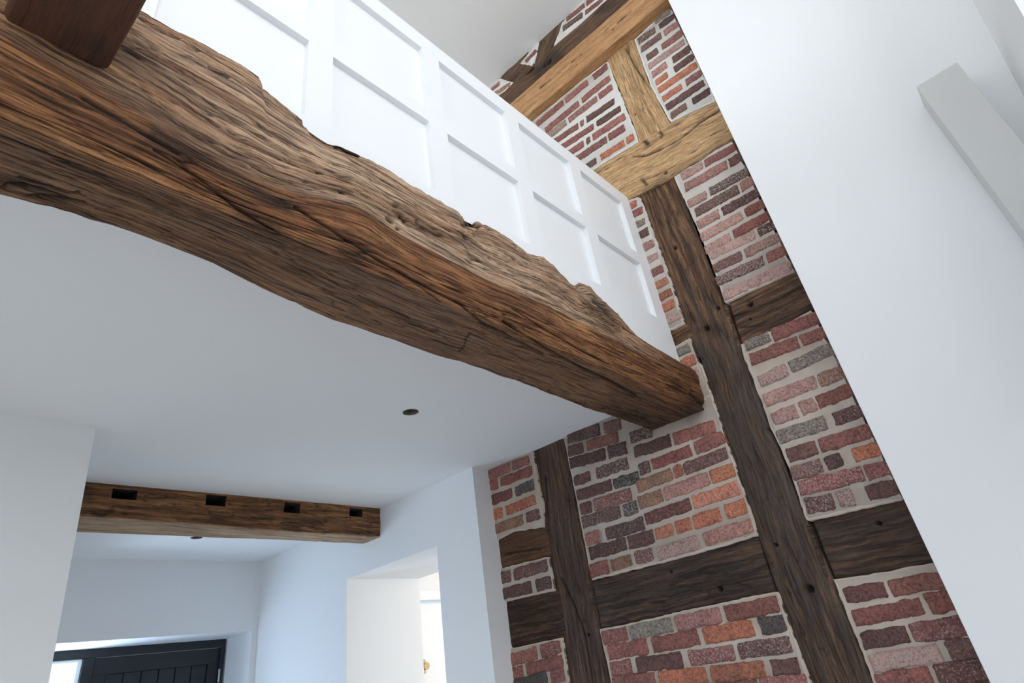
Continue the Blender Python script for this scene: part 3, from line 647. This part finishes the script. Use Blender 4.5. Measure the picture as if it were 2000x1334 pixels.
# ---------------------------------------------------------------- brick infill
rng = np.random.RandomState(7)
COL = {'r': lin(150, 98, 90), 'd': lin(114, 84, 78), 'o': lin(192, 124, 98), 'p': lin(186, 140, 130), 'g': lin(142, 130, 120), 'k': lin(84, 78, 76), 'b': lin(156, 120, 100)}
LIME = {'r': .25, 'd': .30, 'o': .12, 'p': .55, 'g': .4, 'k': .2, 'b': .3}
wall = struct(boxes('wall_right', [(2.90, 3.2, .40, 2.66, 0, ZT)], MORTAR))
XM = 2.8015
def brick(V, Fc, Tn, Ln, y0, z0, y1, z1, h, code, xface):
    """one brick: rounded, dented slab between its two mid end points"""
    d = np.array([y1 - y0, z1 - z0]); Lb = np.linalg.norm(d); d = d / Lb; nrm = np.array([-d[1], d[0]])
    if nrm[1] < 0: nrm = -nrm
    nu = max(5, int(Lb / .006)); nv = max(6, int(h / .006))
    u = np.linspace(0, 1, nu); v = np.linspace(-.5, .5, nv)
    Ug, Vg = np.meshgrid(u, v, indexing='ij'); sd = rng.randint(1, 9999)
    eu = np.minimum(Ug, 1 - Ug) * Lb; ev = (.5 - np.abs(Vg)) * h
    r = .008
    cu = np.clip(1 - eu / r, 0, 1); cv = np.clip(1 - ev / r, 0, 1); e = np.clip(np.maximum(cu, cv) + .2 * np.minimum(cu, cv), 0, 1.1)
    back = .0085 * e ** 2.4
    wy = .0055 * fbm(Ug * Lb * 38, Vg * h * 38, sd, 3, 3, .7); wz = .0060 * fbm(Ug * Lb * 30, Vg * h * 30, sd + 50, 4, 3, .7)
    dent = .0038 * fbm(Ug * Lb * 45, Vg * h * 60, sd, 11, 3)
    uu = (Ug * Lb)[..., None] * d; vv = (Vg * h)[..., None] * nrm
    P = np.array([y0, z0]) + uu + vv
    X = xface + back - dent + .0012 * rng.randn()
    n0_ = len(V)
    for i in range(nu):
        for j in range(nv): V.append((X[i, j], P[i, j, 0] + wy[i, j], P[i, j, 1] + wz[i, j]))
    c = 1.18 * np.array(COL[code][:3]) * (1 + .16 * rng.randn()) * (1 + .03 * rng.randn(3)); c = np.clip(c, .01, .9)
    lm = np.clip(LIME[code] + .18 * rng.randn(), 0, 1)
    for i in range(nu - 1):
        for j in range(nv - 1):
            a = n0_ + i * nv + j; Fc.append((a, a + nv, a + nv + 1, a + 1))
    # sides to the bed
    ring = [n0_ + i * nv for i in range(nu)] + [n0_ + (nu - 1) * nv + j for j in range(1, nv)] + [n0_ + i * nv + nv - 1 for i in range(nu - 2, -1, -1)] + [n0_ + j for j in range(nv - 2, 0, -1)]
    b0 = len(V)
    for k in ring: V.append((2.83, V[k][1], V[k][2]))
    R = len(ring)
    for k in range(R): Fc.append((ring[k], ring[(k + 1) % R], b0 + (k + 1) % R, b0 + k))
    cnt = len(V) - n0_
    Tn += [tuple(c) + (1,)] * cnt; Ln += [lm] * cnt

def panel(poly, rows, x0, y0, s, h=.066, extra=()):
    """mortar panel (px outline) plus its bricks; rows in crop pixels"""
    V, Fc, Tn, Ln = [], [], [], []
    allrows = [(x0, y0, s, r) for r in rows] + [(a, b, c, r) for (a, b, c, rr) in extra for r in rr]
    for (ox, oy, sc, (xl, yl_, xr, yr, bl)) in allrows:
        for (a, b, code) in bl:
            f = lambda x: (ox + x / sc, oy + (yl_ + (yr - yl_) * (x - xl) / (xr - xl)) / sc)
            A = on(0, XB, *f(a)); B = on(0, XB, *f(b))
            if abs(A[1] - B[1]) < .012: continue
            brick(V, Fc, Tn, Ln, A[1], A[2], B[1], B[2], h * (1 + .04 * rng.randn()), code, 2.7935)
    nb = len(Fc)
    # mortar slab with a softly lumpy front
    P = np.array([on(0, XB, *p)[1:] for p in poly]); Pn, Lp = resample(np.vstack([P, P[:1]]), max(24, int(np.linalg.norm(np.diff(np.vstack([P, P[:1]]), axis=0), axis=1).sum() / .012)))
    Pn = Pn[:-1]; k = len(Pn)
    Pn = Pn + .0028 * np.stack([noise(Pn[:, 0] * 40, Pn[:, 1] * 40, 1, 5), noise(Pn[:, 0] * 40, Pn[:, 1] * 40, 2, 6)], 1)
    bm = bmesh.new()
    vs = [bm.verts.new((XM, p[0], p[1])) for p in Pn]
    f0 = bm.faces.new(vs)
    bmesh.ops.triangulate(bm, faces=[f0])
    base = len(V); 
    for v in bm.verts: V.append(tuple(v.co))
    bm.verts.index_update()
    mf = [tuple(base + v.index for v in f.verts) for f in bm.faces]; bm.free()
    b2 = len(V)
    for p in Pn: V.append((2.895, p[0], p[1]))
    mf += [(base + i, base + (i + 1) % k, b2 + (i + 1) % k, b2 + i) for i in range(k)]
    # raised pointing lip round the edge
    cen = Pn.mean(0)
    l0 = len(V)
    tan = np.roll(Pn, -1, 0) - np.roll(Pn, 1, 0); tan /= np.linalg.norm(tan, axis=1, keepdims=True) + 1e-9
    inn = np.stack([-tan[:, 1], tan[:, 0]], 1)
    ar = .5 * np.sum(Pn[:, 0] * np.roll(Pn[:, 1], -1) - np.roll(Pn[:, 0], -1) * Pn[:, 1])
    if ar < 0: inn = -inn
    wl = .012 + .004 * noise(Pn[:, 0] * 30, Pn[:, 1] * 30, 3, 8)
    for (off, xx_) in ((0, XM), (.2, 2.7990), (.6, 2.7988), (1.0, XM + .0005)):
        q = Pn + inn * (wl * off)[:, None]
        for p in q: V.append((xx_ + (.0012 * rng.randn() if 0 < off < 1 else 0), p[0], p[1]))
    for a in range(3):
        mf += [(l0 + a * k + i, l0 + a * k + (i + 1) % k, l0 + (a + 1) * k + (i + 1) % k, l0 + (a + 1) * k + i) for i in range(k)]
    Fc += mf
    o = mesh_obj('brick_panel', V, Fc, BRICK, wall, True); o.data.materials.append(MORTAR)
    mi = np.zeros(len(Fc), np.int32); mi[nb:] = 1; o.data.polygons.foreach_set('material_index', mi)
    Tn += [(.5, .45, .4, 1)] * (len(V) - len(Tn)); Ln += [0] * (len(V) - len(Ln))
    at = o.data.attributes.new('tint', 'FLOAT_COLOR', 'POINT'); at.data.foreach_set('color', np.array(Tn, np.float32).ravel())
    al = o.data.attributes.new('lime', 'FLOAT', 'POINT'); al.data.foreach_set('value', np.array(Ln, np.float32))
    bm = bmesh.new(); bm.from_mesh(o.data); bmesh.ops.recalc_face_normals(bm, faces=bm.faces); bm.to_mesh(o.data); bm.free()
    return o

# between the studs, above the broad rail
panel([(1101, 855), (1130, 840), (1200, 805), (1262, 780), (1335, 804), (1389, 770), (1417, 857), (1444, 936), (1466, 1000), (1480, 1046), (1400, 1070), (1300, 1098), (1230, 1115), (1156, 1134), (1146, 1086), (1125, 974)], [
    (100, 275, 480, 170, [(100, 330, 'd'), (355, 480, 'd')]),
    (105, 368, 470, 258, [(105, 212, 'd'), (235, 460, 'r')]),
    (115, 455, 525, 335, [(115, 370, 'd'), (385, 520, 'd')]),
    (140, 580, 530, 445, [(145, 265, 'd'), (300, 530, 'd')]),
    (160, 680, 610, 540, [(165, 415, 'd'), (422, 608, 'k')]),
    (185, 780, 555, 665, [(190, 270, 'd'), (290, 552, 'r')]),
    (200, 868, 600, 755, [(205, 475, 'd'), (492, 597, 'k')]),
    (225, 990, 650, 870, [(230, 325, 'r'), (370, 645, 'd')]),
    (250, 1088, 712, 960, [(255, 515, 'd'), (530, 710, 'd')]),
    (260, 1212, 710, 1085, [(262, 390, 'r'), (405, 555, 'b'), (575, 705, 'd')]),
    (530, 275, 700, 220, [(540, 700, 'd')]),
    (565, 375, 1140, 185, [(570, 830, 'd'), (850, 1140, 'r')]),
    (600, 500, 1215, 260, [(605, 685, 'd'), (695, 975, 'r'), (995, 1212, 'r')]),
    (585, 620, 1230, 375, [(590, 840, 'b'), (852, 912, 'o'), (920, 1228, 'd')]),
    (600, 735, 1280, 490, [(600, 770, 'b'), (782, 1100, 'p'), (1112, 1280, 'o')]),
    (640, 848, 1310, 620, [(645, 970, 'r'), (985, 1310, 'o')]),
    (715, 955, 1370, 745, [(720, 848, 'o'), (862, 975, 'o'), (985, 1180, 'o'), (1215, 1366, 'o')]),
    (730, 1095, 1415, 880, [(735, 1030, 'p'), (1060, 1410, 'p')])], 1080, 780, 3.605)
# below the broad rail
panel([(1171, 1229), (1218, 1220), (1355, 1188), (1518, 1155), (1534, 1200), (1560, 1270), (1588, 1350), (1197, 1350)], [
    (185, 985, 1560, 715, [(185, 380, 'r'), (400, 735, 'g'), (755, 1110, 'p'), (1145, 1560, 'r')]),
    (225, 1097, 1610, 860, [(225, 540, 'r'), (570, 940, 'r'), (970, 1365, 'o'), (1410, 1612, 'k')]),
    (245, 1227, 1660, 1032, [(245, 415, 'r'), (445, 810, 'd'), (860, 1220, 'r'), (1245, 1660, 'd')]),
    (260, 1340, 1725, 1197, [(260, 600, 'r'), (625, 1000, 'o'), (1030, 1455, 'o'), (1500, 1725, 'd')]),
    (280, 1460, 1790, 1330, [(280, 640, 'r'), (660, 1000, 'd'), (1020, 1400, 'r'), (1420, 1790, 'r')])], 1130, 1000, 3.994)
# right, below the lowest rail
panel([(1627, 1131), (1711, 1120), (1770, 1108), (1822, 1100), (1880, 1200), (1950, 1350), (1713, 1350), (1670, 1240)], [
    (345, 740, 1030, 632, [(345, 628, 'r'), (650, 1030, 'r')]),
    (400, 900, 1100, 765, [(400, 880, 'r'), (905, 1100, 'r')]),
    (460, 1047, 1175, 943, [(460, 775, 'd'), (800, 1175, 'r')]),
    (520, 1205, 1265, 1083, [(525, 1000, 'p'), (1045, 1265, 'd')]),
    (560, 1335, 1350, 1235, [(560, 935, 'r'), (965, 1350, 'r')]),
    (600, 1480, 1400, 1385, [(600, 1000, 'r'), (1030, 1400, 'd')])], 1550, 950, 3.473)
# right, between the two rails
panel([(1446, 673), (1510, 645), (1584, 606), (1640, 720), (1700, 845), (1763, 976), (1674, 996), (1577, 1019), (1569, 1000), (1543, 920), (1525, 877), (1507, 840), (1489, 790), (1454, 700)], [
    (690, 540, 1410, 262, [(700, 920, 'p'), (940, 1085, 'p'), (1092, 1410, 'r')]),
    (740, 690, 1500, 445, [(745, 1170, 'g'), (1230, 1500, 'd')]),
    (830, 850, 1570, 622, [(830, 1095, 'd'), (1110, 1570, 'r')]),
    (860, 1010, 1650, 772, [(870, 1140, 'd'), (1165, 1310, 'd'), (1400, 1650, 'o')]),
    (930, 1130, 1740, 942, [(930, 1490, 'r'), (1515, 1740, 'r')]),
    (985, 1290, 1810, 1108, [(990, 1245, 'd'), (1270, 1410, 'p'), (1525, 1810, 'd')]),
    (620, 370, 1325, 115, [(630, 1085, 'p'), (1100, 1325, 'b')])], 1350, 700, 4.444,
    extra=[(1300, 500, 5, [(760, 890, 1490, 595, [(770, 1020, 'g'), (1040, 1490, 'r')]), (830, 1012, 1560, 738, [(825, 1300, 'r'), (1320, 1565, 'r')]), (900, 1235, 1640, 895, [(910, 1190, 'p'), (1210, 1640, 'g')])])])
# right, above the mid rail
panel([(1316, 345), (1375, 306), (1430, 275), (1490, 405), (1551, 530), (1480, 562), (1416, 592), (1374, 472)], [
    (1310, 590, 1755, 340, [(1320, 1490, 'p'), (1500, 1745, 'r')]),
    (1340, 672, 1805, 415, [(1350, 1680, 'p'), (1692, 1800, 'd')]),
    (1370, 800, 1850, 530, [(1375, 1520, 'p'), (1540, 1845, 'd')]),
    (1420, 870, 1890, 605, [(1430, 1770, 'd'), (1782, 1885, 'p')]),
    (1440, 965, 1935, 695, [(1445, 1620, 'p'), (1640, 1930, 'd')]),
    (1470, 1062, 1970, 785, [(1472, 1800, 'p'), (1820, 1970, 'r')]),
    (1500, 1160, 2010, 880, [(1505, 1710, 'p'), (1730, 2010, 'r')])], 1000, 200, 4, .062,
    extra=[(1150, 350, 2.857, [(665, 432, 1045, 248, [(670, 930, 'p'), (942, 1040, 'd')]), (685, 505, 1070, 318, [(690, 855, 'd'), (870, 1068, 'p')]), (705, 578, 1100, 393, [(710, 975, 'd'), (990, 1098, 'r')]), (745, 655, 1135, 480, [(748, 885, 'p'), (892, 1130, 'p')])])])
# narrow strip between balustrade and the tall stud
panel([(1180, 410), (1245, 384), (1251, 387), (1297, 512), (1336, 632), (1318, 642), (1265, 662)], [
    (y_, z_, y_ + w_, z_ - .52 * w_, [(y_ + 4, y_ + w_, c_)]) for (y_, z_, w_, c_) in
    [(0, 118, 75, 'o'), (20, 168, 90, 'r'), (45, 228, 80, 'g'), (60, 292, 85, 'd'), (85, 368, 95, 'p'), (110, 445, 95, 'p'), (135, 525, 98, 'r'), (160, 600, 103, 'o'), (185, 668, 100, 'o'), (210, 734, 92, 'o'), (235, 808, 105, 'p')]], 1220, 370, 3.1, .055)
panel([(1290, 690), (1325, 673), (1347, 660), (1359, 696), (1372, 722), (1390, 772), (1336, 806)], [
    (300, 1000, 395, 955, [(300, 395, 'g')]), (320, 1075, 430, 1022, [(320, 430, 'o')]), (340, 1150, 450, 1100, [(340, 450, 'p')])], 1220, 370, 3.1, .055)
# upper left of the short stud
panel([(985, 250), (1042, 236), (1120, 170), (1187, 119), (1201, 157), (1236, 245), (1247, 277), (1200, 305), (1161, 330), (1100, 375)], [
    (490, 1220, 1180, 645, [(490, 755, 'r'), (770, 990, 'r'), (1045, 1180, 'r')]),
    (560, 1290, 1210, 755, [(575, 905, 'r'), (930, 1210, 'r')]),
    (560, 1365, 1230, 845, [(560, 780, 'b'), (800, 1080, 'r'), (1100, 1228, 'r')])], 950, 0, 5, .061,
    extra=[(1000, 200, 4, [(240, 370, 800, -10, [(250, 520, 'r'), (532, 560, 'r'), (580, 800, 'd')]), (330, 390, 850, 45, [(335, 640, 'r'), (660, 850, 'd')]),
                           (380, 442, 885, 105, [(385, 560, 'r'), (580, 612, 'd'), (628, 885, 'r')]), (430, 493, 880, 195, [(435, 740, 'r'), (755, 880, 'r')]), (500, 557, 965, 257, [(505, 660, 'd'), (690, 880, 'o'), (892, 952, 'o')])])])
# upper right of the short stud
panel([(1238, 78), (1308, 14), (1350, 100), (1398, 197), (1350, 218), (1309, 239), (1271, 168)], [
    (990, 232, 1200, 82, [(990, 1085, 'd'), (1105, 1200, 'd')]),
    (1005, 280, 1215, 128, [(1005, 1120, 'd'), (1132, 1215, 'p')]),
    (1035, 328, 1240, 178, [(1035, 1100, 'd'), (1120, 1240, 'r')]),
    (1045, 376, 1258, 224, [(1045, 1250, 'p')]),
    (1065, 420, 1280, 268, [(1065, 1150, 'p'), (1180, 1280, 'd')]),
    (1085, 464, 1300, 312, [(1085, 1155, 'o'), (1190, 1300, 'd')]),
    (1100, 508, 1322, 356, [(1100, 1320, 'o')]),
    (1125, 556, 1345, 402, [(1125, 1235, 'o'), (1255, 1345, 'r')]),
    (1145, 604, 1370, 452, [(1145, 1360, 'd')]),
    (1168, 650, 1395, 500, [(1170, 1260, 'd'), (1290, 1392, 'd')]), (1070, 130, 1180, 52, [(1080, 1175, 'g')])], 900, 0, 2.857, .059)
# left of the second stud
panel([(948, 920), (958, 912), (1000, 895), (1040, 880), (1052, 950), (1061, 985), (1062, 1029), (1000, 1039), (972, 1053), (958, 1058)], [
    (60, 172, 300, 78, [(60, 190, 'r'), (200, 298, 'r')]), (60, 235, 315, 140, [(60, 122, 'r'), (135, 315, 'r')]), (70, 315, 325, 218, [(70, 202, 'r'), (218, 325, 'k')]),
    (80, 400, 335, 303, [(80, 152, 'o'), (165, 335, 'o')]), (85, 478, 357, 382, [(85, 265, 'b'), (280, 357, 'd')])], 930, 870, 2.875)
panel([(962, 1116), (977, 1111), (1013, 1101), (1071, 1087), (1083, 1154), (986, 1175), (970, 1179)], [
    (110, 755, 400, 670, [(110, 195, 'd'), (210, 400, 'd')]), (120, 840, 428, 765, [(120, 312, 'd'), (335, 425, 'd')])], 930, 870, 2.875)
panel([(985, 1270), (1001, 1266), (1098, 1245), (1113, 1350), (1000, 1350)], [
    (180, 1212, 475, 1125, [(180, 342, 'r'), (360, 475, 'r')]), (190, 1285, 487, 1208, [(190, 265, 'r'), (280, 487, 'r')]), (200, 1355, 497, 1285, [(200, 400, 'k'), (418, 497, 'r')])], 930, 870, 2.875)
# scraps of brickwork under the gallery ceiling
panel([(950, 172), (976, 153), (1002, 161), (985, 178), (955, 200)], [(20, 905, 130, 812, [(20, 130, 'r')]), (60, 935, 240, 812, [(70, 235, 'b')])], 950, 0, 5, .045)
panel([(1016, 124), (1052, 80), (1046, 112), (1038, 128)], [(350, 640, 500, 480, [(380, 490, 'r')])], 950, 0, 5, .05)
panel([(1098, 44), (1140, 0), (1180, -30), (1185, -2), (1124, 54), (1081, 90), (1092, 62)], [
    (770, 200, 1000, 20, [(780, 960, 'r'), (975, 1100, 'r')]), (740, 290, 1140, -5, [(745, 940, 'd'), (960, 1140, 'r')])], 950, 0, 5, .055)

# ---------------------------------------------------------------- hall beam with mortices
y0b, y1b = 3.575, 3.80
xs2 = np.arange(.35, 2.665, .006)
def ring_beam(xs_, sec, mat, seed, amp):
    pts = []
    for (a, b, nn_) in sec:
        t = np.linspace(0, 1, nn_, endpoint=False)[None, :, None]
        pts.append(a[:, None] * (1 - t) + b[:, None] * t)
    G = np.concatenate(pts, 1); n, m = G.shape[:2]
    Gx = np.concatenate([G[:, -3:], G, G[:, :3]], 1)
    G = np.stack([Gx[:, k:k + m] for k in range(7)]).mean(0)
    return G
one2 = np.ones_like(xs2)
def p2(y, z): return np.stack([xs2, y * one2, z * one2], 1)
end = np.clip((xs2 - 2.45) / .2, 0, 1)
zb = 2.383 - 0 * xs2 + .0; zlow = 2.350
bF = p2(3.575, ZC); bM = p2(3.578, zb); bU = p2(3.70 + 0 * xs2, 2.352 + .02 * end)
# front face: z 2.383..2.565 ; underside slopes back to y 3.75
q1 = p2(3.575, ZC + .02); q2 = p2(3.575 + .01 * end, 2.378 + .012 * np.sin(xs2 * 2)); q3 = p2(3.80, 2.372); q4 = p2(3.80, ZC + .02)
Gb = ring_beam(xs2, [(q1, q2, 36), (q2, q3, 40), (q3, q4, 10), (q4, q1, 10)], W_FAR, 0, 1)
n_, m_ = Gb.shape[:2]
sb = np.concatenate([[0], np.cumsum(np.linalg.norm(np.diff(Gb, axis=1), axis=-1).mean(0))])
U2 = np.repeat(xs2[:, None], m_, 1); S2 = np.repeat(sb[None], n_, 0); nr = grid_normals(Gb)
if nr[:, 18, 1].mean() > 0: nr = -nr
sw = S2 + .01 * fbm(U2 * 3, S2 * 8, 0, 3, 3)
rid = np.abs(fbm(U2 * 3, sw * 34, 0, 1241, 3)); gm = np.clip(fbm(U2 * 2, S2 * 9, 0, 1261, 3) * 2.2 + .4, 0, 1)
Q2 = proj(Gb); fr = (np.arange(m_) < 34)[None, :] * 1.0
ck2 = .8 * np.exp(-(rid / .035) ** 2) * gm
d2 = .006 * fbm(U2 * 3, S2 * 7, 0, 1221, 3) + .0015 * fbm(U2 * 8, sw * 120, 0, 1231, 3) - .005 * np.exp(-(rid / .04) ** 2) * gm
st2 = np.zeros((n_, m_))
for pts, w, a in [([(415, 1012), (480, 1010), (530, 1012)], 7, .75), ([(560, 1018), (620, 1022)], 9, .7), ([(165, 950), (175, 975)], 12, .5), ([(180, 1003), (200, 1008), (220, 995)], 5, .9), ([(240, 1003), (246, 1004)], 4, .9), ([(300, 965), (340, 972)], 5, .5), ([(680, 1040), (735, 1036)], 8, .5)]:
    st2 = np.maximum(st2, a * np.exp(-(pl_dist(Q2, pts) / w) ** 2) * (np.arange(m_) < 70)[None, :])
Gb = Gb + nr * d2[..., None]
gr2 = ((np.arange(m_) >= 36) & (np.arange(m_) < 76))[None, :] * np.ones((n_, 1)) * .85
hb = grid_obj('hall_beam', Gb, np.stack([U2, S2], -1), {'crack_and_shade': ck2, 'stain_and_shade': st2, 'grey': gr2, 'warm': np.zeros_like(gr2)}, W_FAR, None, True, True)
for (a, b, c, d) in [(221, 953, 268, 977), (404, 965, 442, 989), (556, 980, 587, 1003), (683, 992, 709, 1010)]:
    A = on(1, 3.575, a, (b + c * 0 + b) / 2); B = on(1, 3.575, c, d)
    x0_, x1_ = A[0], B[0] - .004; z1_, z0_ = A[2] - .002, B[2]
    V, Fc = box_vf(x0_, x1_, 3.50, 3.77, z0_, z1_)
    k = mesh_obj('k', V, Fc, HOLLOW_SHADE); cut(hb, k)
tag(hb, 'short oak beam with four square mortice holes across the hall ceiling', 'beam')

# ---------------------------------------------------------------- joist overhead, meeting the big beam
ys = np.arange(-4.9, 1.105, .008); o3 = np.ones_like(ys)
def p3(x, z): return np.stack([x * o3, ys, z * o3], 1)
a1, a2, a3, a4 = p3(-.053, 2.83), p3(-.053, 2.603), p3(.127, 2.603), p3(.127, 2.83)
Gj = ring_beam(ys, [(a1, a2, 12), (a2, a3, 40), (a3, a4, 24), (a4, a1, 8)], None, 0, 1)
n_, m_ = Gj.shape[:2]
sj = np.concatenate([[0], np.cumsum(np.linalg.norm(np.diff(Gj, axis=1), axis=-1).mean(0))])
U3 = np.repeat(ys[:, None], m_, 1); S3 = np.repeat(sj[None], n_, 0); nj = grid_normals(Gj)
if nj[:, 30, 2].mean() > 0: nj = -nj
Q3 = proj(Gj)
ck3 = np.exp(-(pl_dist(Q3, [(97, 60), (112, 25), (124, 0), (135, -20)]) / 1.2) ** 2) * ((np.arange(m_) > 14) & (np.arange(m_) < 52))[None, :]
st3 = .6 * np.exp(-(pl_dist(Q3, [(160, 80), (190, 90), (200, 110)]) / 25) ** 2)
Gj = Gj + nj * (.0025 * fbm(U3 * 4, S3 * 10, 0, 5, 3) - .003 * ck3)[..., None]
jo = grid_obj('ceiling_joist', Gj, np.stack([U3, S3], -1), {'crack_and_shade': ck3, 'stain_and_shade': st3, 'grey': np.full((n_, m_), .2), 'warm': np.full((n_, m_), .05)}, W_JOIST, None, True, True)
tag(jo, 'smooth dark reddish brown joist end butting onto the top of the big beam', 'joist')
